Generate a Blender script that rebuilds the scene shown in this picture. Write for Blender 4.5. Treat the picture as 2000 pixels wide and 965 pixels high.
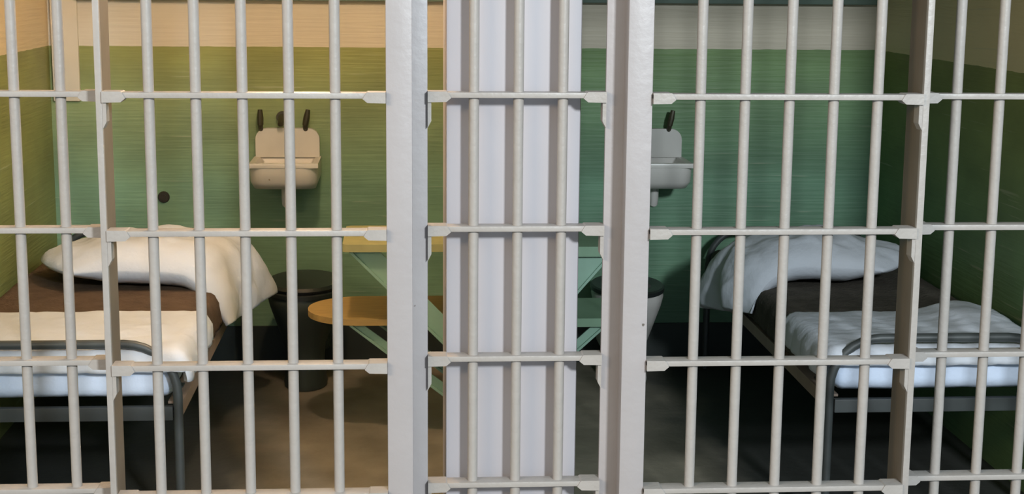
import bpy, bmesh, math, random
from mathutils import Vector, Matrix, noise

for o in list(bpy.data.objects):
    bpy.data.objects.remove(o, do_unlink=True)
S = bpy.context.scene
C = S.collection
random.seed(7)

# ------------------------------------------------------------------ camera
EYE = Vector((0.0, -3.5019, 1.6))
PIT, YAW, ROL = 0.1754, 0.0718, 0.0087
cy, sy, cp, sp = math.cos(YAW), math.sin(YAW), math.cos(PIT), math.sin(PIT)
F = Vector((sy * cp, cy * cp, -sp))
R0 = Vector((cy, -sy, 0))
U0 = R0.cross(F)
RX = R0 * math.cos(ROL) + U0 * math.sin(ROL)
UX = U0 * math.cos(ROL) - R0 * math.sin(ROL)
cam_d = bpy.data.cameras.new('camera')
cam = bpy.data.objects.new('camera', cam_d)
C.objects.link(cam)
M = Matrix((RX, UX, -F)).transposed().to_4x4()
M.translation = EYE
cam.matrix_world = M
cam_d.sensor_width = 36.0
cam_d.lens = 3000 / 2000 * 36.0
cam_d.clip_start = 0.05
S.camera = cam

# ------------------------------------------------------------------ world and lights
W = bpy.data.worlds.new('world')
S.world = W
W.use_nodes = True
bg = W.node_tree.nodes['Background']
bg.inputs['Color'].default_value = (0.66, 0.85, 1.0, 1)
bg.inputs['Strength'].default_value = 0.70


def area(name, loc, target, size, power, col):
    d = bpy.data.lights.new(name, 'AREA')
    d.shape = 'RECTANGLE'
    d.size, d.size_y = size
    d.energy = power
    d.color = col
    o = bpy.data.objects.new(name, d)
    C.objects.link(o)
    o.location = loc
    o.rotation_euler = (Vector(target) - Vector(loc)).to_track_quat('-Z', 'Y').to_euler()
    return o


# daylight from the tall corridor window behind the viewer, to the right
area('corridor_daylight', (2.15, -6.0, 3.3), (0.26, 0.1, 1.05), (0.5, 0.5), 405, (0.87, 0.955, 1.0))
# warm lamps of the gallery along the corridor, behind the viewer to the left
area('corridor_lamps', (-3.6, -4.2, 2.9), (1.2, 1.0, 1.2), (2.4, 0.8), 125, (1.0, 0.74, 0.44))
BULB = 525.0     # emission of the bulb in the left cell
S.view_settings.view_transform = 'Standard'
S.view_settings.look = 'None'
S.view_settings.gamma = 1.0
S.view_settings.use_curve_mapping = False
S.view_settings.exposure = 0.0


# ------------------------------------------------------------------ materials
def mat(name, col, rough=0.6, var=0.0, vscale=6.0, bump=0.0, bscale=30.0, metal=0.0, chips=None,
        chipcol=(0.03, 0.025, 0.02), stretch=(1, 1, 1), spec=0.5):
    m = bpy.data.materials.new(name)
    m.use_nodes = True
    nt = m.node_tree
    N, L = nt.nodes, nt.links
    b = N['Principled BSDF']
    b.inputs['Roughness'].default_value = rough
    b.inputs['Metallic'].default_value = metal
    b.inputs['Specular IOR Level'].default_value = spec
    tc = N.new('ShaderNodeTexCoord')
    mp = N.new('ShaderNodeMapping')
    mp.inputs['Scale'].default_value = stretch
    L.new(tc.outputs['Object'], mp.inputs['Vector'])
    nz = N.new('ShaderNodeTexNoise')
    nz.inputs['Scale'].default_value = vscale
    nz.inputs['Detail'].default_value = 5
    L.new(mp.outputs['Vector'], nz.inputs['Vector'])
    cr = N.new('ShaderNodeValToRGB')
    cr.color_ramp.elements[0].position = 0.3
    cr.color_ramp.elements[1].position = 0.7
    cr.color_ramp.elements[0].color = tuple(c * (1 - var) for c in col) + (1,)
    cr.color_ramp.elements[1].color = tuple(min(1, c * (1 + var)) for c in col) + (1,)
    L.new(nz.outputs['Fac'], cr.inputs['Fac'])
    out = cr.outputs['Color']
    if chips:
        n2 = N.new('ShaderNodeTexNoise')
        n2.inputs['Scale'].default_value = chips[0]
        n2.inputs['Detail'].default_value = 3
        L.new(tc.outputs['Object'], n2.inputs['Vector'])
        r2 = N.new('ShaderNodeValToRGB')
        r2.color_ramp.elements[0].position = chips[1]
        r2.color_ramp.elements[1].position = chips[1] + 0.02
        L.new(n2.outputs['Fac'], r2.inputs['Fac'])
        mx = N.new('ShaderNodeMixRGB')
        L.new(r2.outputs['Color'], mx.inputs['Fac'])
        L.new(out, mx.inputs['Color1'])
        mx.inputs['Color2'].default_value = chipcol + (1,)
        out = mx.outputs['Color']
    L.new(out, b.inputs['Base Color'])
    if bump:
        n3 = N.new('ShaderNodeTexNoise')
        n3.inputs['Scale'].default_value = bscale
        n3.inputs['Detail'].default_value = 4
        L.new(mp.outputs['Vector'], n3.inputs['Vector'])
        bp = N.new('ShaderNodeBump')
        bp.inputs['Strength'].default_value = bump
        bp.inputs['Distance'].default_value = 0.01
        L.new(n3.outputs['Fac'], bp.inputs['Height'])
        L.new(bp.outputs['Normal'], b.inputs['Normal'])
    return m


def two_tone(name, green, cream, top, line=1.308):
    """old two-coat wall paint: green dado up to `line`, cream above (mesh coordinates are world coordinates)"""
    m = bpy.data.materials.new(name)
    m.use_nodes = True
    nt = m.node_tree
    N, L = nt.nodes, nt.links
    b = N['Principled BSDF']
    b.inputs['Roughness'].default_value = 0.5
    b.inputs['Specular IOR Level'].default_value = 0.35
    tc = N.new('ShaderNodeTexCoord')
    sx = N.new('ShaderNodeSeparateXYZ')
    L.new(tc.outputs['Object'], sx.inputs[0])
    wob = N.new('ShaderNodeTexNoise')
    wob.inputs['Scale'].default_value = 14
    L.new(tc.outputs['Object'], wob.inputs['Vector'])
    ma = N.new('ShaderNodeMath')
    ma.operation = 'MULTIPLY_ADD'
    L.new(wob.outputs['Fac'], ma.inputs[0])
    ma.inputs[1].default_value = 0.006
    L.new(sx.outputs['Z'], ma.inputs[2])
    gt = N.new('ShaderNodeMath')
    gt.operation = 'GREATER_THAN'
    L.new(ma.outputs[0], gt.inputs[0])
    gt.inputs[1].default_value = line + 0.003

    def ramp(col, v, scale, stretch):
        mp = N.new('ShaderNodeMapping')
        mp.inputs['Scale'].default_value = stretch
        L.new(tc.outputs['Object'], mp.inputs['Vector'])
        nz = N.new('ShaderNodeTexNoise')
        nz.inputs['Scale'].default_value = scale
        nz.inputs['Detail'].default_value = 6
        L.new(mp.outputs['Vector'], nz.inputs['Vector'])
        cr = N.new('ShaderNodeValToRGB')
        cr.color_ramp.elements[0].position = 0.32
        cr.color_ramp.elements[1].position = 0.7
        cr.color_ramp.elements[0].color = tuple(c * (1 - v) for c in col) + (1,)
        cr.color_ramp.elements[1].color = tuple(c * (1 + v) for c in col) + (1,)
        L.new(nz.outputs['Fac'], cr.inputs['Fac'])
        return cr.outputs['Color'], nz.outputs['Fac']
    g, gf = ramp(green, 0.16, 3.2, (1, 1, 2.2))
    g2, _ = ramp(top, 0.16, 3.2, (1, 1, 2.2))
    # warm light high and bluish daylight low, put into the dado's green
    warm_z = N.new('ShaderNodeMapRange')
    warm_z.inputs['From Min'].default_value = 0.75
    warm_z.inputs['From Max'].default_value = 1.30
    L.new(sx.outputs['Z'], warm_z.inputs['Value'])
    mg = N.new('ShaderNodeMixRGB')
    L.new(warm_z.outputs['Result'], mg.inputs['Fac'])
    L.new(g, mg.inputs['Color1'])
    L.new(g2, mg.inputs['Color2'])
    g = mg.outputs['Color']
    c, cf = ramp(cream, 0.06, 2.5, (1, 1, 1))
    mx = N.new('ShaderNodeMixRGB')
    L.new(gt.outputs[0], mx.inputs['Fac'])
    L.new(g, mx.inputs['Color1'])
    L.new(c, mx.inputs['Color2'])
    # fine pale horizontal scrapes
    mp = N.new('ShaderNodeMapping')
    mp.inputs['Scale'].default_value = (2.2, 2.2, 60)
    L.new(tc.outputs['Object'], mp.inputs['Vector'])
    sc = N.new('ShaderNodeTexNoise')
    sc.inputs['Scale'].default_value = 1.3
    sc.inputs['Detail'].default_value = 3
    L.new(mp.outputs['Vector'], sc.inputs['Vector'])
    r2 = N.new('ShaderNodeValToRGB')
    r2.color_ramp.elements[0].position = 0.66
    r2.color_ramp.elements[1].position = 0.74
    r2.color_ramp.elements[1].color = (0.35, 0.35, 0.35, 1)
    L.new(sc.outputs['Fac'], r2.inputs['Fac'])
    m2 = N.new('ShaderNodeMixRGB')
    L.new(r2.outputs['Color'], m2.inputs['Fac'])
    L.new(mx.outputs['Color'], m2.inputs['Color1'])
    m2.inputs['Color2'].default_value = (0.55, 0.55, 0.42, 1)
    L.new(m2.outputs['Color'], b.inputs['Base Color'])
    bp = N.new('ShaderNodeBump')
    bp.inputs['Strength'].default_value = 0.25
    bp.inputs['Distance'].default_value = 0.01
    L.new(sc.outputs['Fac'], bp.inputs['Height'])
    L.new(bp.outputs['Normal'], b.inputs['Normal'])
    return m


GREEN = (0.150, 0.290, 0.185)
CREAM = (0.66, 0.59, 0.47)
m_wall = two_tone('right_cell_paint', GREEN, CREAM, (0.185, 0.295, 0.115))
m_wall_l = two_tone('left_cell_paint_lamplit', (0.185, 0.315, 0.200), CREAM, (0.275, 0.290, 0.095))  # same green, with lamp warmth and cool daylight tinted into it
m_side_l = two_tone('left_side_paint_lamplit', (0.205, 0.235, 0.080), (0.64, 0.50, 0.30), (0.235, 0.235, 0.070))  # olive and orange carry the lamp's warm light in the paint colour
m_side_r = two_tone('right_side_paint_lightened', (0.150, 0.265, 0.120), (0.74, 0.66, 0.40), (0.235, 0.275, 0.085))  # paler, warmer colour stands in for light missing on this wall
m_cream = mat('cream_paint', CREAM, 0.55, 0.05)
m_base = mat('dark_wall_foot', (0.022, 0.030, 0.026), 0.6, 0.25, 5)
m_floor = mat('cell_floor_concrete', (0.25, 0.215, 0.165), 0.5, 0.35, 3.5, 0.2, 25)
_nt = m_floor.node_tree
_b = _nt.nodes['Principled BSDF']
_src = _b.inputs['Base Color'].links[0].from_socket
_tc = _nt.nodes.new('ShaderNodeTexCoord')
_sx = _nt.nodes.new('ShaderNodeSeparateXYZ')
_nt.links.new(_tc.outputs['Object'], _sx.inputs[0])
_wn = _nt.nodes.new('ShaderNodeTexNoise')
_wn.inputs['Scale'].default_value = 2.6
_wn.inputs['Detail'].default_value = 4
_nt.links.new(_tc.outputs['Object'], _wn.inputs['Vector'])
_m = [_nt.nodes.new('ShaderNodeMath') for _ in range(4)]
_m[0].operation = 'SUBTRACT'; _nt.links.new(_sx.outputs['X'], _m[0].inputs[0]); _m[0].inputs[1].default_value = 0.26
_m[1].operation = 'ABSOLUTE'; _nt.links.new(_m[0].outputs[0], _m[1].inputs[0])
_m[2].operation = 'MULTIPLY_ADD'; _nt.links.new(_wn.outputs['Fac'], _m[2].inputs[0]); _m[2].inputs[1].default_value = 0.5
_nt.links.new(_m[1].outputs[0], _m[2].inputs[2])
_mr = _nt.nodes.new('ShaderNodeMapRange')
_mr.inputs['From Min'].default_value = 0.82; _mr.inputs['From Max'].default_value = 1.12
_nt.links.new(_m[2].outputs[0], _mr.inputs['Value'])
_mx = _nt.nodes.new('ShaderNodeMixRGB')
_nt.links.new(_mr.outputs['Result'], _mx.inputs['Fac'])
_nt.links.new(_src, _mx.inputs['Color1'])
_mx.inputs['Color2'].default_value = (0.045, 0.046, 0.042, 1)     # shade under and beside the beds painted into the floor, lighter mid-cell
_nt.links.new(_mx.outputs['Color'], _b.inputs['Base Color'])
m_ceil = mat('ceiling_paint', (0.6, 0.56, 0.46), 0.8, 0.04)
m_bar = mat('bar_paint', (0.385, 0.35, 0.32), 0.42, 0.05, 9, 0.15, 60, chips=(38, 0.80), chipcol=(0.20, 0.17, 0.13))
m_post = mat('post_paint', (0.395, 0.36, 0.355), 0.42, 0.035, 5, 0.12, 40, chips=(26, 0.735), chipcol=(0.12, 0.10, 0.08))
m_col = mat('pilaster_paint', (0.475, 0.445, 0.465), 0.55, 0.035, 4, 0.10, 20, stretch=(1, 1, .5))
m_sheet = mat('white_cotton', (0.60, 0.63, 0.69), 0.85, 0.03, 8, 0.35, 28, spec=0.2)
m_mattress = mat('mattress_ticking', (0.66, 0.76, 0.94), 0.9, 0.05, 7, 0.3, 30, spec=0.2)
m_blanket = mat('brown_wool', (0.105, 0.070, 0.047), 0.95, 0.18, 18, 0.5, 90, spec=0.15)
m_blanket2 = mat('grey_brown_wool', (0.085, 0.075, 0.062), 0.95, 0.18, 18, 0.5, 90, spec=0.15)
m_bed = mat('bed_enamel', (0.055, 0.062, 0.062), 0.45, 0.15, 12)
m_rail = mat('bed_rail_tan', (0.30, 0.22, 0.17), 0.5, 0.12, 12)
m_porc = mat('old_porcelain', (0.62, 0.60, 0.57), 0.35, 0.05, 8, chips=(30, 0.80), chipcol=(0.3, 0.25, 0.18))
m_tap = mat('dark_brass', (0.055, 0.05, 0.03), 0.45, 0.2, 20, metal=0.3)
m_darkhole = mat('dark_iron', (0.03, 0.025, 0.02), 0.7, 0.2)
m_table = mat('green_steel', (0.22, 0.36, 0.24), 0.5, 0.10, 7)
m_brace = mat('green_angle_iron', (0.29, 0.46, 0.36), 0.5, 0.08, 7)
m_seat = mat('yellow_wood', (0.46, 0.30, 0.10), 0.55, 0.12, 10, stretch=(1, 6, 6))
m_table_lit = mat('table_paint_lamplit', (0.40, 0.37, 0.17), 0.5, 0.12, 9)  # table green turned yellowish to carry the lamp's light on its top
m_stile = mat('brown_stile_paint', (0.20, 0.165, 0.13), 0.5, 0.10, 8)
m_black = mat('black_toilet_seat', (0.018, 0.022, 0.022), 0.4, 0.1)
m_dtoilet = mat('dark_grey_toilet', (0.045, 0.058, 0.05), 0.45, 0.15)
m_shelf = mat('shelf_green', (0.14, 0.20, 0.17), 0.6, 0.1)
m_brass = mat('lamp_holder', (0.4, 0.38, 0.34), 0.5)
m_bulb = bpy.data.materials.new('warm_bulb')
m_bulb.use_nodes = True
_b = m_bulb.node_tree.nodes['Principled BSDF']
_b.inputs['Emission Color'].default_value = (1.0, 0.73, 0.48, 1)
_b.inputs['Emission Strength'].default_value = BULB


# ------------------------------------------------------------------ mesh helpers
def box(bm, x0, x1, y0, y1, z0, z1, bev=0.0):
    vs = [bm.verts.new((x, y, z)) for z in (z0, z1) for y in (y0, y1) for x in (x0, x1)]
    fs = [(0, 2, 3, 1), (4, 5, 7, 6), (0, 1, 5, 4), (2, 6, 7, 3), (0, 4, 6, 2), (1, 3, 7, 5)]
    faces = [bm.faces.new([vs[i] for i in f]) for f in fs]
    if bev:
        es = list({e for f in faces for e in f.edges})
        bmesh.ops.bevel(bm, geom=es, offset=bev, segments=2, profile=0.6, affect='EDGES')


def tube(bm, pts, r, n=12, cap=True):
    pts = [Vector(p) for p in pts]
    rings = []
    prev = None
    for i, p in enumerate(pts):
        a = pts[max(i - 1, 0)]
        c = pts[min(i + 1, len(pts) - 1)]
        t = (c - a).normalized()
        if prev is None:
            ref = Vector((0, 1, 0)) if abs(t.y) < 0.9 else Vector((1, 0, 0))
            u = t.cross(ref).normalized()
        else:
            u = (prev - t * prev.dot(t)).normalized()
        prev = u
        w = t.cross(u)
        rr = r[i] if isinstance(r, (list, tuple)) else r
        rings.append([bm.verts.new(p + (u * math.cos(2 * math.pi * k / n) + w * math.sin(2 * math.pi * k / n)) * rr) for k in range(n)])
    for a, b in zip(rings, rings[1:]):
        for k in range(n):
            bm.faces.new((a[k], a[(k + 1) % n], b[(k + 1) % n], b[k]))
    if cap:
        bm.faces.new(rings[0][::-1])
        bm.faces.new(rings[-1])


def lathe(bm, prof, cx, cyy, n=28, sx=1.0, sy_=1.0):
    rings = [[bm.verts.new((cx + r * sx * math.cos(2 * math.pi * k / n), cyy + r * sy_ * math.sin(2 * math.pi * k / n), z)) for k in range(n)] for r, z in prof]
    for a, b in zip(rings, rings[1:]):
        for k in range(n):
            bm.faces.new((a[k], a[(k + 1) % n], b[(k + 1) % n], b[k]))
    bm.faces.new(rings[0][::-1])
    bm.faces.new(rings[-1])


def prism(bm, outline, axis, a, b):
    """outline: 2-D points in the plane across `axis`; extruded from a to b"""
    def P(p, t):
        if axis == 'y':
            return (p[0], t, p[1])
        if axis == 'x':
            return (t, p[0], p[1])
        return (p[0], p[1], t)
    A = [bm.verts.new(P(p, a)) for p in outline]
    B = [bm.verts.new(P(p, b)) for p in outline]
    bm.faces.new(A)
    bm.faces.new(B[::-1])
    n = len(outline)
    for i in range(n):
        bm.faces.new((A[i], B[i], B[(i + 1) % n], A[(i + 1) % n]))


def rrect(x0, x1, z0, z1, rt, rb, n=6):
    """rounded rectangle outline, corner radius rt at the top and rb at the bottom"""
    pts = []
    for cx_, cz_, r, a0 in ((x1 - rb, z0 + rb, rb, -90), (x1 - rt, z1 - rt, rt, 0), (x0 + rt, z1 - rt, rt, 90), (x0 + rb, z0 + rb, rb, 180)):
        for k in range(n + 1):
            a = math.radians(a0 + 90 * k / n)
            pts.append((cx_ + r * math.cos(a), cz_ + r * math.sin(a)))
    return pts


def wloc(o):
    v = Vector((0, 0, 0))
    while o:
        v += o.location
        o = o.parent
    return v


def mesh(name, bm, m, off=Vector((0, 0, 0)), smooth=True, angle=0.6):
    bmesh.ops.recalc_face_normals(bm, faces=bm.faces)
    if off.length:
        bmesh.ops.translate(bm, verts=bm.verts, vec=-off)
    me = bpy.data.meshes.new(name)
    if smooth:
        for f in bm.faces:
            f.smooth = True
        for e in bm.edges:
            if len(e.link_faces) == 2 and e.calc_face_angle(0) > angle:
                e.smooth = False
    bm.to_mesh(me)
    bm.free()
    me.materials.append(m)
    return me


def obj(name, bm, m, parent=None, origin=None, smooth=True, angle=0.6):
    off = wloc(parent) if parent else Vector((0, 0, 0))
    o_loc = Vector(origin) if origin else off.copy()
    me = mesh(name, bm, m, o_loc, smooth, angle)
    o = bpy.data.objects.new(name, me)
    C.objects.link(o)
    o.location = o_loc - off
    if parent:
        o.parent = parent
    return o


def inst(name, me, loc, parent):
    o = bpy.data.objects.new(name, me)
    C.objects.link(o)
    o.parent = parent
    o.location = Vector(loc) - wloc(parent)
    return o


def tag(o, label, cat, group=None):
    o['label'] = label
    o['category'] = cat
    if group:
        o['group'] = group
    return o


def thing(name, label, cat, loc, group=None):
    o = bpy.data.objects.new(name, None)
    C.objects.link(o)
    o.location = loc
    o.empty_display_size = 0.1
    return tag(o, label, cat, group)


def struct(name, bm, m, parent=None, **k):
    o = obj(name, bm, m, parent, **k)
    if not parent:
        o['kind'] = 'structure'
    return o


NB = bmesh.new

# ------------------------------------------------------------------ setting
XL, XR, BK, ZC = -1.397, 1.955, 2.74, 2.16
LINE = 1.308
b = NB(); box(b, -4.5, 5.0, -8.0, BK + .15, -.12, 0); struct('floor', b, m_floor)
b = NB(); box(b, -4.5, 5.0, .02, BK + .15, ZC, ZC + .14); struct('ceiling', b, m_ceil)
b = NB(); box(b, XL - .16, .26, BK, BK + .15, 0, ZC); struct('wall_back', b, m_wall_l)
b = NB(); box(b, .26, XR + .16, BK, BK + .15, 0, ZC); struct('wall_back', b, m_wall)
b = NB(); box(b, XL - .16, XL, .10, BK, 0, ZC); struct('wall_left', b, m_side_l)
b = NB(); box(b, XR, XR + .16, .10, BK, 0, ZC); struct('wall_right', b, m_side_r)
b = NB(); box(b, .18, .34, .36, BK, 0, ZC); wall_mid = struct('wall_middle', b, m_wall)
# grey pilaster closing the front end of the partition, behind the centre grille
b = NB(); box(b, .101, .423, .125, .36, 0, ZC, .012); struct('wall_front', b, m_col)
# dark band along the foot of the back walls
b = NB(); box(b, XL, .18, BK - .012, BK, 0, .165); struct('wall_foot_left', b, m_base)
b = NB(); box(b, .34, XR, BK - .012, BK, 0, .165); struct('wall_foot_right', b, m_base)
# cream strip standing out of the left cell's back corner
b = NB(); box(b, -1.383, -1.279, BK - .02, BK, 1.09, ZC, .004); struct('trim_1', b, m_cream)
# steel head beam over the cell fronts
b = NB(); box(b, XL - .16, XR + .16, -.02, .10, 2.06, 2.30, .01); struct('trim_2', b, m_post)
# shelves high on the back walls (only their lower front edge shows)
for nm, x0, x1 in (('trim_3', XL + .12, .18), ('trim_4', .34, XR)):
    b = NB(); box(b, x0, x1, BK - .05, BK, 1.492, 1.525, .004); struct(nm, b, m_shelf)

# ------------------------------------------------------------------ cell fronts
LEVELS = [0.0724, 0.3864, 0.7004, 1.0144, 1.3284, 1.6424, 1.9564]
RB = 0.0122
b = NB(); tube(b, [(0, 0, .02), (0, 0, 2.06)], RB, 16)
BAR = mesh('bar', b, m_bar)
PLATE_D = .045


def crossbar(parent, x0, x1, z, y, lug0=True, lug1=True, gusset0=False, gusset1=False, w=.052):
    b = NB()
    box(b, x0, x1, y - PLATE_D / 2, y + PLATE_D / 2, z - .0065, z + .0065, .002)
    c = obj('crossbar', b, m_bar, parent, origin=((x0 + x1) / 2, y, z))
    for use, gus, xe, s in ((lug0, gusset0, x0, 1), (lug1, gusset1, x1, -1)):
        if use:
            b = NB()
            ol = [(xe, z + .0085), (xe + s * w * .8, z + .0085), (xe + s * w * .86, z + .0066), (xe + s * w, z - .0066),
                  (xe + s * w * .80, z - .0155), (xe, z - .0165)]
            prism(b, ol, 'y', y - PLATE_D / 2 - .004, y + PLATE_D / 2)
            obj('lug', b, m_bar, c, smooth=False)
        if gus:
            b = NB()
            ol = [(xe, z - .0165), (xe + s * .0085, z - .0165), (xe + s * .0085, z - .060), (xe, z - .076)]
            prism(b, ol, 'y', y - .020, y + .016)
            obj('gusset', b, m_bar, c, smooth=False)
    return c


YF = .075
# left sliding door -------------------------------------------------
ld = thing('cell_door', 'pale grey barred door of the left, warmly lit cell', 'door', (-.33, 0, 0), 'barred sliding cell doors')
b = NB(); box(b, -.683, -.6685, -.020, -.006, .02, 2.06, .0025); st = obj('stile', b, m_bar, ld)
b = NB(); box(b, -.6820, -.6695, -.0055, .098, .02, 2.06); obj('stile_web', b, m_stile, st, smooth=False)['label'] = 'brown painted inner web'
b = NB(); box(b, -.038, .0215, -.012, .010, .02, 2.06, .003); obj('post', b, m_post, ld)
for i in range(5):
    inst('bar', BAR, (-.5684 + .104 * i, 0, 0), ld)
for z in LEVELS:
    crossbar(ld, -.6685, -.038, z, 0, gusset0=True)
# right sliding door ------------------------------------------------
rd = thing('cell_door', 'pale grey barred door of the right, unlit cell', 'door', (.87, 0, 0), 'barred sliding cell doors')
b = NB(); box(b, .5125, .571, -.012, .010, .02, 2.06, .003); obj('post', b, m_post, rd)
b = NB(); box(b, 1.2015, 1.2175, -.020, -.006, .02, 2.06, .0025); st = obj('stile', b, m_bar, rd)
b = NB(); box(b, 1.2025, 1.2165, -.0055, .098, .02, 2.06); obj('stile_web', b, m_stile, st, smooth=False)['label'] = 'brown painted inner web'
for i in range(5):
    inst('bar', BAR, (.6841 + .104 * i, 0, 0), rd)
for z in LEVELS:
    crossbar(rd, .571, 1.2015, z, 0, gusset1=True)
# centre fixed grille in front of the pilaster ----------------------
cg = thing('fixed_grille', 'narrow fixed bar panel in front of the grey middle pilaster', 'bar panel', (.265, YF, 0), 'fixed bar panels')
b = NB(); box(b, -.012, .0575, YF - .006, YF + .006, .02, 2.06, .002); obj('stile', b, m_post, cg)
b = NB(); box(b, .4735, .545, YF - .006, YF + .006, .02, 2.06, .002); obj('stile', b, m_post, cg)
b = NB(); box(b, -.012, .004, .011, YF - .006, .02, 2.06); obj('web', b, m_post, cg)
b = NB(); box(b, .5165, .532, .011, YF - .006, .02, 2.06); obj('web', b, m_post, cg)
for x in (.1655, .2695, .3735):
    inst('bar', BAR, (x, YF, 0), cg)
for z in LEVELS:
    crossbar(cg, .0575, .4735, z - .0033, YF, gusset0=True, gusset1=True, w=.054)
# fixed grilles at the two sides ------------------------------------
lg = thing('fixed_grille', 'fixed bar panel left of the left cell door, in front of the bed foot', 'bar panel', (-1.03, YF, 0), 'fixed bar panels')
for i in range(5):
    inst('bar', BAR, (-.779 - .104 * i, YF, 0), lg)
for z in LEVELS:
    crossbar(lg, XL + .002, -.684, z - .004, YF, lug0=False, lug1=True)
rg = thing('fixed_grille', 'fixed bar panel right of the right cell door, in front of the bed foot', 'bar panel', (1.58, YF, 0), 'fixed bar panels')
for i in range(6):
    inst('bar', BAR, (1.315 + .1045 * i, YF, 0), rg)
for z in LEVELS:
    crossbar(rg, 1.2185, XR - .002, z - .003, YF, lug0=True, lug1=False, gusset0=False)


# ------------------------------------------------------------------ beds
def fbm(p, s):
    return noise.noise(Vector(p) * s) + .5 * noise.noise(Vector(p) * s * 2.1) + .25 * noise.noise(Vector(p) * s * 4.3)


def bed(x_in, x_out, label, side):
    """x_in: the edge towards the cell's middle; x_out: the wall side"""
    s = 1 if x_out > x_in else -1
    y0, y1 = .775, 2.60
    t = thing('iron_bed', label, 'bed', ((x_in + x_out) / 2, (y0 + y1) / 2, 0), 'iron cots')

    def hoop(y, ztop, name):
        b = NB()
        r = .145
        pts = [(x_in, y, 0.003), (x_in, y, ztop - r)]
        for k in range(1, 8):
            a = math.pi / 2 * k / 8
            pts.append((x_in + s * (r - r * math.cos(a)), y, ztop - r + r * math.sin(a)))
        pts.append((x_in + s * r, y, ztop))
        pts.append((x_out - s * r, y, ztop))
        for k in range(1, 8):
            a = math.pi / 2 * k / 8
            pts.append((x_out - s * (r - r * math.sin(a)), y, ztop - r + r * math.cos(a)))
        pts += [(x_out, y, ztop - r), (x_out, y, 0.003)]
        tube(b, pts, .0135, 12)
        return obj(name, b, m_bed, t)
    hoop(y0, .566, 'foot_hoop')
    hoop(y1, .585, 'head_hoop')
    for x in (x_in, x_out):
        q = s if x == x_in else -s
        b = NB()
        prism(b, [(x - q * .012, .395), (x + q * .03, .395), (x + q * .03, .388), (x - q * .006, .388), (x - q * .006, .355), (x - q * .012, .355)], 'y', y0 + .014, y1 - .014)
        obj('side_rail', b, m_rail, t, smooth=False)
    for y in (y0, y1):
        b = NB(); box(b, min(x_in, x_out) + .014, max(x_in, x_out) - .014, y - .012, y + .012, .345, .385, .003)
        obj('end_rail', b, m_bed, t)
    # spring strips the mattress lies on
    for k in range(7):
        y = y0 + .18 + k * .26
        b = NB(); box(b, min(x_in, x_out) + .008, max(x_in, x_out) - .008, y - .02, y + .02, .3955, .3995)
        obj('spring_strip', b, m_bed, t, smooth=False)
    return t


def soft_box(x0, x1, y0, y1, z0, z1, r, amp, sc, nx=40, ny=60, nz=8, seed=0.0):
    """a stuffed block with rounded edges and an uneven surface"""
    b = NB()
    bmesh.ops.create_cube(b, size=2)
    bmesh.ops.subdivide_edges(b, edges=b.edges[:], cuts=1, use_grid_fill=True)
    b.free()
    b = NB()
    cx_, cy_, cz_ = (x0 + x1) / 2, (y0 + y1) / 2, (z0 + z1) / 2
    hx, hy, hz = (x1 - x0) / 2, (y1 - y0) / 2, (z1 - z0) / 2
    vmap = {}

    def vert(i, j, k):
        key = (i, j, k)
        if key in vmap:
            return vmap[key]
        p = Vector((-hx + 2 * hx * i / nx, -hy + 2 * hy * j / ny, -hz + 2 * hz * k / nz))
        q = Vector((max(-hx + r, min(hx - r, p.x)), max(-hy + r, min(hy - r, p.y)), max(-hz + r, min(hz - r, p.z))))
        d = p - q
        if d.length > 1e-9:
            p = q + d.normalized() * min(r, d.length if sum(abs(c) > 1e-9 for c in d) == 1 else r)
            nrm = d.normalized()
        else:
            nrm = Vector((0, 0, 1))
        w = Vector((cx_, cy_, cz_)) + p
        w += nrm * amp * fbm((w.x + seed, w.y, w.z), sc)
        v = vmap[key] = b.verts.new(w)
        return v
    for i in range(nx):
        for j in range(ny):
            for k in (0, nz):
                b.faces.new([vert(i, j, k), vert(i + 1, j, k), vert(i + 1, j + 1, k), vert(i, j + 1, k)])
    for i in range(nx):
        for k in range(nz):
            for j in (0, ny):
                b.faces.new([vert(i, j, k), vert(i + 1, j, k), vert(i + 1, j, k + 1), vert(i, j, k + 1)])
    for j in range(ny):
        for k in range(nz):
            for i in (0, nx):
                b.faces.new([vert(i, j, k), vert(i, j + 1, k), vert(i, j + 1, k + 1), vert(i, j, k + 1)])
    return b


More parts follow.
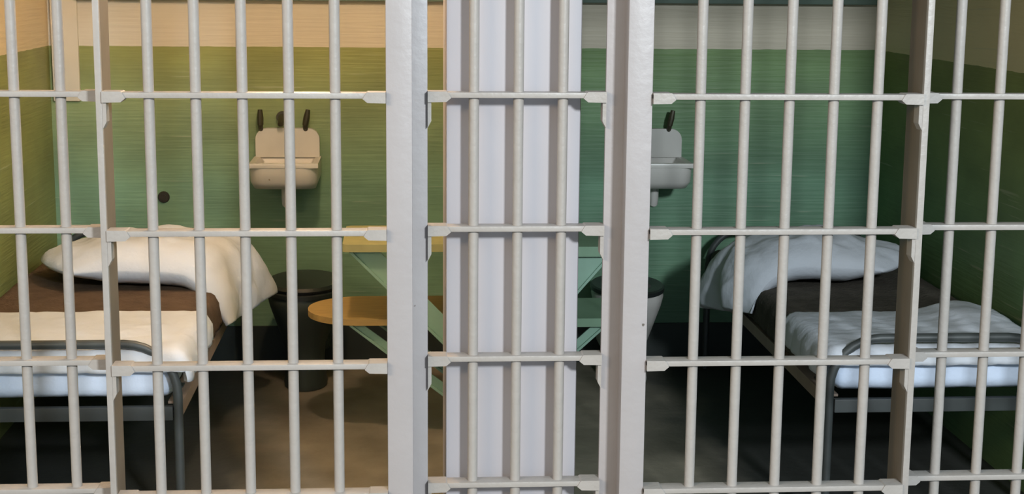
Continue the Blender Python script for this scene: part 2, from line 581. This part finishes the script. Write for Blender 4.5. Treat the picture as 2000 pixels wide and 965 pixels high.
def drape(xa, xb, ya, yb, ztop, da, db, dfront, dback, th, amp, sc, seed, n=70, m=60, bump=None):
    """cloth lying on a flat top xa..xb, ya..yb, hanging da/db over the two sides and dfront/dback over the ends"""
    b = NB()
    R_ = .022

    def fold(s, lo, hi):
        # arc length s along a line that lies on lo..hi and bends down beyond -> (coordinate, drop)
        for edge, sign in ((lo, -1), (hi, 1)):
            d = (s - edge) * sign
            if d > 0:
                L_ = R_ * math.pi / 2
                if d < L_:
                    a = d / R_
                    return edge + sign * R_ * math.sin(a), R_ * (1 - math.cos(a))
                return edge + sign * (R_ + .10 * (d - L_)), R_ + (d - L_)
        return s, 0.0
    rows = []
    for j in range(m + 1):
        row = []
        t = (ya - dfront) + (yb + dback - ya + dfront) * j / m
        for i in range(n + 1):
            s_ = (xa - da) + (xb + db - xa + da) * i / n
            x, dx = fold(s_, xa, xb)
            y, dy = fold(t, ya, yb)
            drop = max(dx, dy) if min(dx, dy) < .004 else math.hypot(dx, dy) if max(dx, dy) < .03 else max(dx, dy)
            z = ztop - drop
            f = fbm((s_ + seed, t, .3), sc)
            if dx > .02:
                x += (1 if s_ > xb else -1) * (amp * 1.2 * abs(f) + .006 * abs(math.sin(t * 31 + seed)))
            elif dy > .02:
                y += (1 if t > yb else -1) * (amp * 1.0 * abs(f) + .007 * abs(math.sin(s_ * 27 + seed)))
            else:
                z += amp * (abs(f) + (bump(x, y) if bump else 0))
            row.append((x, y, z))
        rows.append(row)
    top = [[b.verts.new(p) for p in row] for row in rows]
    for j in range(m):
        for i in range(n):
            b.faces.new((top[j][i], top[j][i + 1], top[j + 1][i + 1], top[j + 1][i]))
    bmesh.ops.recalc_face_normals(b, faces=b.faces)
    b.normal_update()
    if sum(f.normal.z for f in b.faces) < 0:
        bmesh.ops.reverse_faces(b, faces=b.faces)
        b.normal_update()
    low, up = {}, {}
    # thicken outward
    base = list(b.verts)
    norm = [v.normal.copy() for v in base]
    grid = [[(top[j][i].co.copy(), top[j][i].normal.copy()) for i in range(n + 1)] for j in range(m + 1)]
    b.free()
    b = NB()
    A = [[b.verts.new(c) for c, _ in row] for row in grid]
    B = [[b.verts.new(c + nn * th) for c, nn in row] for row in grid]
    for j in range(m):
        for i in range(n):
            b.faces.new((A[j][i], A[j + 1][i], A[j + 1][i + 1], A[j][i + 1]))
            b.faces.new((B[j][i], B[j][i + 1], B[j + 1][i + 1], B[j + 1][i]))
    for j in range(m):
        b.faces.new((A[j][0], B[j][0], B[j + 1][0], A[j + 1][0]))
        b.faces.new((A[j][n], A[j + 1][n], B[j + 1][n], B[j][n]))
    for i in range(n):
        b.faces.new((A[0][i], A[0][i + 1], B[0][i + 1], B[0][i]))
        b.faces.new((A[m][i], B[m][i], B[m][i + 1], A[m][i + 1]))
    return b


def pillow(spine, halfw, thick, shear, seed, y_mid, nu=80, nv=44, crump=1.0, tw=0.0):
    """stuffed pillow along an X/Z spine; the last end is the flat open hem of the slip"""
    P = [Vector((p[0], 0, p[1])) for p in spine]
    segs = [(P[i + 1] - P[i]).length for i in range(len(P) - 1)]
    tot = sum(segs)

    def at(u):
        # Catmull-Rom through the spine
        d = u * tot
        i = 0
        while i < len(segs) - 1 and d > segs[i]:
            d -= segs[i]
            i += 1
        t = min(1, d / segs[i])
        p0, p1, p2, p3 = P[max(i - 1, 0)], P[i], P[i + 1], P[min(i + 2, len(P) - 1)]
        pos = .5 * ((2 * p1) + (-p0 + p2) * t + (2 * p0 - 5 * p1 + 4 * p2 - p3) * t * t + (-p0 + 3 * p1 - 3 * p2 + p3) * t ** 3)
        return pos
    b = NB()
    top, bot = [], []
    for i in range(nu + 1):
        u = i / nu
        c = at(u)
        tan = (at(min(1, u + .02)) - at(max(0, u - .02))).normalized()
        nrm = Vector((-tan.z, 0, tan.x))
        if nrm.z < 0:
            nrm = -nrm
        if abs(tan.z) > .8 and nrm.dot(Vector((tan.x, 0, 0))) < 0:
            pass
        ra, rb_ = [], []
        endw = 1 - .10 * math.sin(math.pi * min(1, max(0, u))) * 0
        for j in range(nv + 1):
            v = -1 + 2 * j / nv
            e = max(0, 1 - abs(v) ** 2.8) ** .58
            eu = min(1, (u / .22)) ** .6 if u < .22 else (1.0 if u < .70 else max(.16, 1 - ((u - .70) / .30) ** 1.4 * .84))
            # pinched corners: edges curve inwards between the corners
            wv = halfw * (1 - .10 * math.sin(math.pi * u)) * v
            x_sh = shear * wv * min(1, u * 1.8) - .165 * (1 - v * v) * max(0, 1 - u / .3) ** 1.5 * (1 if P[-1].x > P[0].x else -1)
            h = thick / 2 * e * eu + .004
            w = Vector((c.x + x_sh, y_mid + wv, c.z - .012 * v * v * (1 - u ** 3) + tw * v * u * u))
            f = fbm((w.x + seed, w.y * 1.0, w.z), 7)
            f2 = noise.noise(Vector((w.x * 9 + seed, w.y * 5, 2)))
            cre = crump * .010 * f * e + crump * .006 * f2 * e + crump * .012 * math.sin(v * 7 + seed) * max(0, (u - .6)) * 1.6
            ra.append(b.verts.new(w + nrm * (h + cre)))
            rb_.append(b.verts.new(w - nrm * (h * .95 - max(0, cre) * .4)))
        top.append(ra)
        bot.append(rb_)
    for i in range(nu):
        for j in range(nv):
            b.faces.new((top[i][j], top[i + 1][j], top[i + 1][j + 1], top[i][j + 1]))
            b.faces.new((bot[i][j], bot[i][j + 1], bot[i + 1][j + 1], bot[i + 1][j]))
        b.faces.new((top[i][0], bot[i][0], bot[i + 1][0], top[i + 1][0]))
        b.faces.new((top[i][nv], top[i + 1][nv], bot[i + 1][nv], bot[i][nv]))
    for j in range(nv):
        b.faces.new((top[0][j], top[0][j + 1], bot[0][j + 1], bot[0][j]))
        b.faces.new((top[nu][j], bot[nu][j], bot[nu][j + 1], top[nu][j + 1]))
    return b


# left bed
bed(-.640, -1.362, 'dark iron cot along the left wall of the left cell', -1)
tag(obj('mattress', soft_box(-1.340, -.655, .795, 2.56, .401, .515, .035, .003, 9, seed=1), m_mattress, smooth=True, angle=2),
    'pale blue white mattress on the left cot', 'mattress', 'cot mattresses')
tag(obj('wool_blanket', drape(-1.332, -.662, 1.16, 2.52, .518, .02, .11, 0, 0, .007, .006, 5, 3.1), m_blanket, angle=2),
    'brown wool blanket under the peach pillow on the left cot', 'blanket', 'wool blankets')
tag(obj('folded_sheet', drape(-1.335, -.650, .800, 1.27, .530, .01, .085, .055, .012, .020, .008, 6, 8.2), m_sheet, angle=2),
    'white sheet folded over the foot of the left cot, lit peach by the lamp', 'sheet', 'folded white sheets')
tag(obj('pillow', pillow([(-1.105, .608), (-1.02, .613), (-.86, .610), (-.70, .596), (-.628, .548), (-.580, .480), (-.545, .412)], .27, .165, .22, 2.0, 1.93, crump=1.6), m_sheet, angle=2),
    'white pillow lit peach, its open end drooping off the left cot', 'pillow', 'bed pillows')
# right bed
bed(1.243, 1.915, 'dark iron cot along the right wall of the right cell', 1)
tag(obj('mattress', soft_box(1.262, 1.895, .795, 2.56, .401, .505, .035, .003, 9, seed=5), m_mattress, smooth=True, angle=2),
    'pale blue white mattress on the right cot', 'mattress', 'cot mattresses')
tag(obj('wool_blanket', drape(1.270, 1.888, 1.12, 2.52, .508, .11, .02, 0, 0, .007, .006, 5, 6.4), m_blanket2, angle=2),
    'dark grey brown wool blanket under the bluish pillow on the right cot', 'blanket', 'wool blankets')
tag(obj('folded_sheet', drape(1.262, 1.888, .800, 1.24, .520, .085, .01, .045, .012, .020, .008, 6, 12.7,
                              bump=lambda x, y: 4.0 * math.exp(-((x - 1.78) / .10) ** 2) * max(0, min(1, (y - .95) / .2))), m_sheet, angle=2),
    'bluish white sheet folded over the foot of the right cot', 'sheet', 'folded white sheets')
tag(obj('pillow', pillow([(1.680, .598), (1.60, .602), (1.47, .600), (1.33, .590), (1.245, .540), (1.192, .470), (1.162, .395)], .26, .165, -.18, 5.3, 1.95, crump=2.2, tw=-.045), m_sheet, angle=2),
    'bluish white crumpled pillow, its end drooping off the right cot', 'pillow', 'bed pillows')


# ------------------------------------------------------------------ sinks
def sink(cx_, label):
    w = .268
    x0, x1 = cx_ - w / 2, cx_ + w / 2
    t = thing('wall_sink', label, 'sink', (cx_, BK, .76), 'small wall sinks')
    b = NB(); prism(b, rrect(x0 + .006, x1 - .006, .868, .985, .045, .002), 'y', BK - .035, BK - .001)
    obj('backsplash', b, m_porc, t)
    # basin: outer shell with a hollow
    b = NB()
    zs = [(.760, .74, .66), (.767, .90, .86), (.795, .985, .97), (.852, 1.0, 1.0), (.870, 1.0, 1.0)]
    yb, yf = BK - .001, BK - .285
    n = 6

    def ring(z, fx, fy, inset=0):
        pts = rrect(-w / 2 * fx + inset, w / 2 * fx - inset, 0, 1, .05 * fx, .001)
        out = []
        for px, v in rrect(-w / 2 * fx + inset, w / 2 * fx - inset, inset, .284 * fy - inset, max(.012, .055 * fx - inset), .008):
            out.append(b.verts.new((cx_ + px, yb - v, z)))
        return out
    R_ = [ring(z, fx, fy) for z, fx, fy in zs]
    inner = [ring(.870, 1, 1, .022), ring(.855, .98, .97, .030), ring(.800, .86, .88, .040), ring(.786, .6, .7, .045)]
    allr = R_ + inner
    for a, c in zip(allr, allr[1:]):
        m_ = len(a)
        for k in range(m_):
            b.faces.new((a[k], a[(k + 1) % m_], c[(k + 1) % m_], c[k]))
    b.faces.new(allr[0][::-1])
    b.faces.new(allr[-1])
    bs = obj('basin', b, m_porc, t, angle=.9)
    b = NB(); box(b, x0 - .002, x1 + .002, BK - .289, BK - .270, .853, .874, .006); obj('rim', b, m_porc, t)
    b = NB(); lathe(b, [(.012, .785), (.016, .788), (.012, .790)], cx_, BK - .15, 16); obj('drain', b, m_tap, bs)
    # taps: two upright levers and a round push button spout on the wall
    for dx, tilt in ((-.105, 0), (.073, .012)):
        h = NB()
        tube(h, [(cx_ + dx, BK - .02, .975), (cx_ + dx, BK - .045, .990), (cx_ + dx, BK - .05, 1.005)], .010, 10)
        tube(h, [(cx_ + dx, BK - .05, 1.000), (cx_ + dx + tilt * .5, BK - .053, 1.03), (cx_ + dx + tilt, BK - .055, 1.062)], [.012, .013, .009], 10)
        obj('tap_handle', h, m_tap, t)
    h = NB()
    tube(h, [(cx_ - .022, BK - .001, 1.030), (cx_ - .022, BK - .03, 1.030)], .022, 16)
    tube(h, [(cx_ - .022, BK - .03, 1.030), (cx_ - .022, BK - .06, 1.025), (cx_ - .022, BK - .085, 1.005)], .012, 10)
    obj('spout', h, m_tap, t)
    h = NB()
    tube(h, [(cx_, BK - .15, .762), (cx_, BK - .15, .72), (cx_, BK - .14, .695), (cx_, BK - .115, .69), (cx_, BK - .09, .705), (cx_, BK - .06, .715), (cx_, BK - .001, .715)], .018, 12)
    obj('waste_pipe', h, m_porc, t)
    return t


sink(-.463, 'small white wall sink glowing cream on the left cell back wall')
sink(1.012, 'small grey white wall sink half hidden behind the right door post')


# ------------------------------------------------------------------ toilets
def toilet(cx_, label, m_bowl, lid_up):
    t = thing('toilet', label, 'toilet', (cx_, BK - .30, 0), 'cell toilets')
    b = NB()
    prof = [(.105, .002), (.11, .02), (.095, .10), (.10, .16), (.135, .24), (.172, .325), (.182, .358), (.178, .377), (.140, .377), (.12, .34), (.06, .27), (.01, .26)]
    lathe(b, prof, cx_, BK - .32, 32, .78, 1.1)
    obj('bowl', b, m_bowl, t, angle=.8)
    b = NB(); box(b, cx_ - .09, cx_ + .09, BK - .18, BK - .013, .10, .355, .03); obj('back_block', b, m_bowl, t)
    b = NB()
    n = 32
    rr = [[(cx_ + .78 * r * math.cos(2 * math.pi * k / n), BK - .32 + 1.1 * r * math.sin(2 * math.pi * k / n), z) for k in range(n)]
          for r, z in ((.118, .379), (.118, .394), (.130, .400), (.178, .400), (.186, .394), (.186, .379))]
    vs = [[b.verts.new(p) for p in ring] for ring in rr]
    for q in range(6):
        a, c = vs[q], vs[(q + 1) % 6]
        for k in range(n):
            b.faces.new((a[k], a[(k + 1) % n], c[(k + 1) % n], c[k]))
    obj('toilet_seat', b, m_black, t)
    if lid_up:
        b = NB()
        lathe(b, [(.150, .4005), (.182, .402), (.188, .412), (.178, .424), (.10, .430), (.01, .431)], cx_, BK - .32, 32, .78, 1.1)
        obj('lid', b, m_black, t)
    return t


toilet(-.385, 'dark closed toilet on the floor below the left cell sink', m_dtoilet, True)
toilet(.885, 'white toilet with black seat, half hidden behind the right door post', m_porc, False)


# ------------------------------------------------------------------ fold-down tables and seats
def wall_shelf(name, label, cat, xw, s, reach, y0, y1, ztop, th, mt, brace_z, brace_w, round_end=0.0, grp=None, brace_y=None):
    """plate hinged to the partition at x = xw, reaching `reach` in direction s, on two diagonal braces"""
    t = thing(name, label, cat, (xw, (y0 + y1) / 2, ztop), grp)
    b = NB()
    r = max(round_end, .01)
    ol = []
    xe = xw + s * reach
    ol = [(xw + s * .002, y0), ]
    for k in range(9):
        a = math.pi / 2 * k / 8
        ol.append((xe - s * (r - r * math.sin(a)), y0 + r - r * math.cos(a)))
    for k in range(9):
        a = math.pi / 2 * k / 8
        ol.append((xe - s * (r - r * math.cos(a)), y1 - r + r * math.sin(a)))
    ol.append((xw + s * .002, y1))
    prism(b, ol, 'z', ztop - th, ztop)
    obj('top', b, mt, t)
    xo = xw + s * min(reach * .92, .36)
    zb = brace_z
    for y in brace_y or (y0 + .03, y1 - .03):
        b = NB()
        zt = ztop - th - .001
        prism(b, [(xw + s * .002, zb), (xo, zt), (xo - s * brace_w * 1.35, zt), (xw + s * .002, zb + brace_w * 1.35)], 'y', y - .004, y + .004)
        br = obj('brace', b, m_brace, t, smooth=False)
        b = NB()
        prism(b, [(xw + s * .002, zb - .012), (xo + s * .008, zt - .004), (xo, zt), (xw + s * .002, zb)], 'y', y - .014, y + .014)
        obj('brace_flange', b, m_brace, br, smooth=False)
    b = NB(); box(b, min(xw + s * .002, xw + s * .012), max(xw + s * .002, xw + s * .012), y0, y1, ztop - th - .04, ztop - th - .001); obj('wall_cleat', b, m_brace, t)
    return t


wall_shelf('wall_table', 'green fold down table on the middle partition, left cell', 'table', .18, -1, .385, 1.62, 2.02, .700, .026, m_table_lit, .315, .068, .02, 'fold down tables', brace_y=(1.652,))
wall_shelf('fold_down_bench', 'low yellow wooden bench on green braces in the left cell', 'bench', .18, -1, .52, 1.705, 2.10, .422, .022, m_seat, .12, .028, .19, 'fold down benches')
wall_shelf('wall_table', 'green fold down table seen right of the pilaster in the right cell', 'table', .34, 1, .395, 1.62, 2.02, .690, .035, m_table, .235, .075, .02, 'fold down tables', brace_y=(1.652,))
wall_shelf('fold_down_bench', 'low green bench seen under the table right of the pilaster', 'bench', .34, 1, .40, 1.705, 2.05, .420, .030, m_table, .06, .028, .02, 'fold down benches')

# dark round plug low on the left cell's back wall
b = NB(); tube(b, [(-.966, BK - .012, .702), (-.966, BK - .0005, .702)], [.020, .024], 20)
tube(b, [(-.966, BK - .016, .702), (-.966, BK - .012, .702)], .013, 14)
tag(obj('wall_plug', b, m_darkhole), 'small dark round plug in the green wall left of the sink', 'wall plug')

# bulb on the left cell's ceiling
lp = thing('ceiling_lamp', 'bare warm bulb on the left cell ceiling, above the view', 'lamp', (-.26, 1.02, ZC))
b = NB(); lathe(b, [(.05, ZC - .001), (.05, ZC - .02), (.022, ZC - .03), (.02, ZC - .07)], -.26, 1.02, 20); obj('lamp_holder', b, m_brass, lp)
b = NB(); lathe(b, [(.018, ZC - .0705), (.024, ZC - .09), (.038, ZC - .12), (.042, ZC - .145), (.034, ZC - .172), (.012, ZC - .186)], -.26, 1.02, 20); obj('bulb', b, m_bulb, lp)
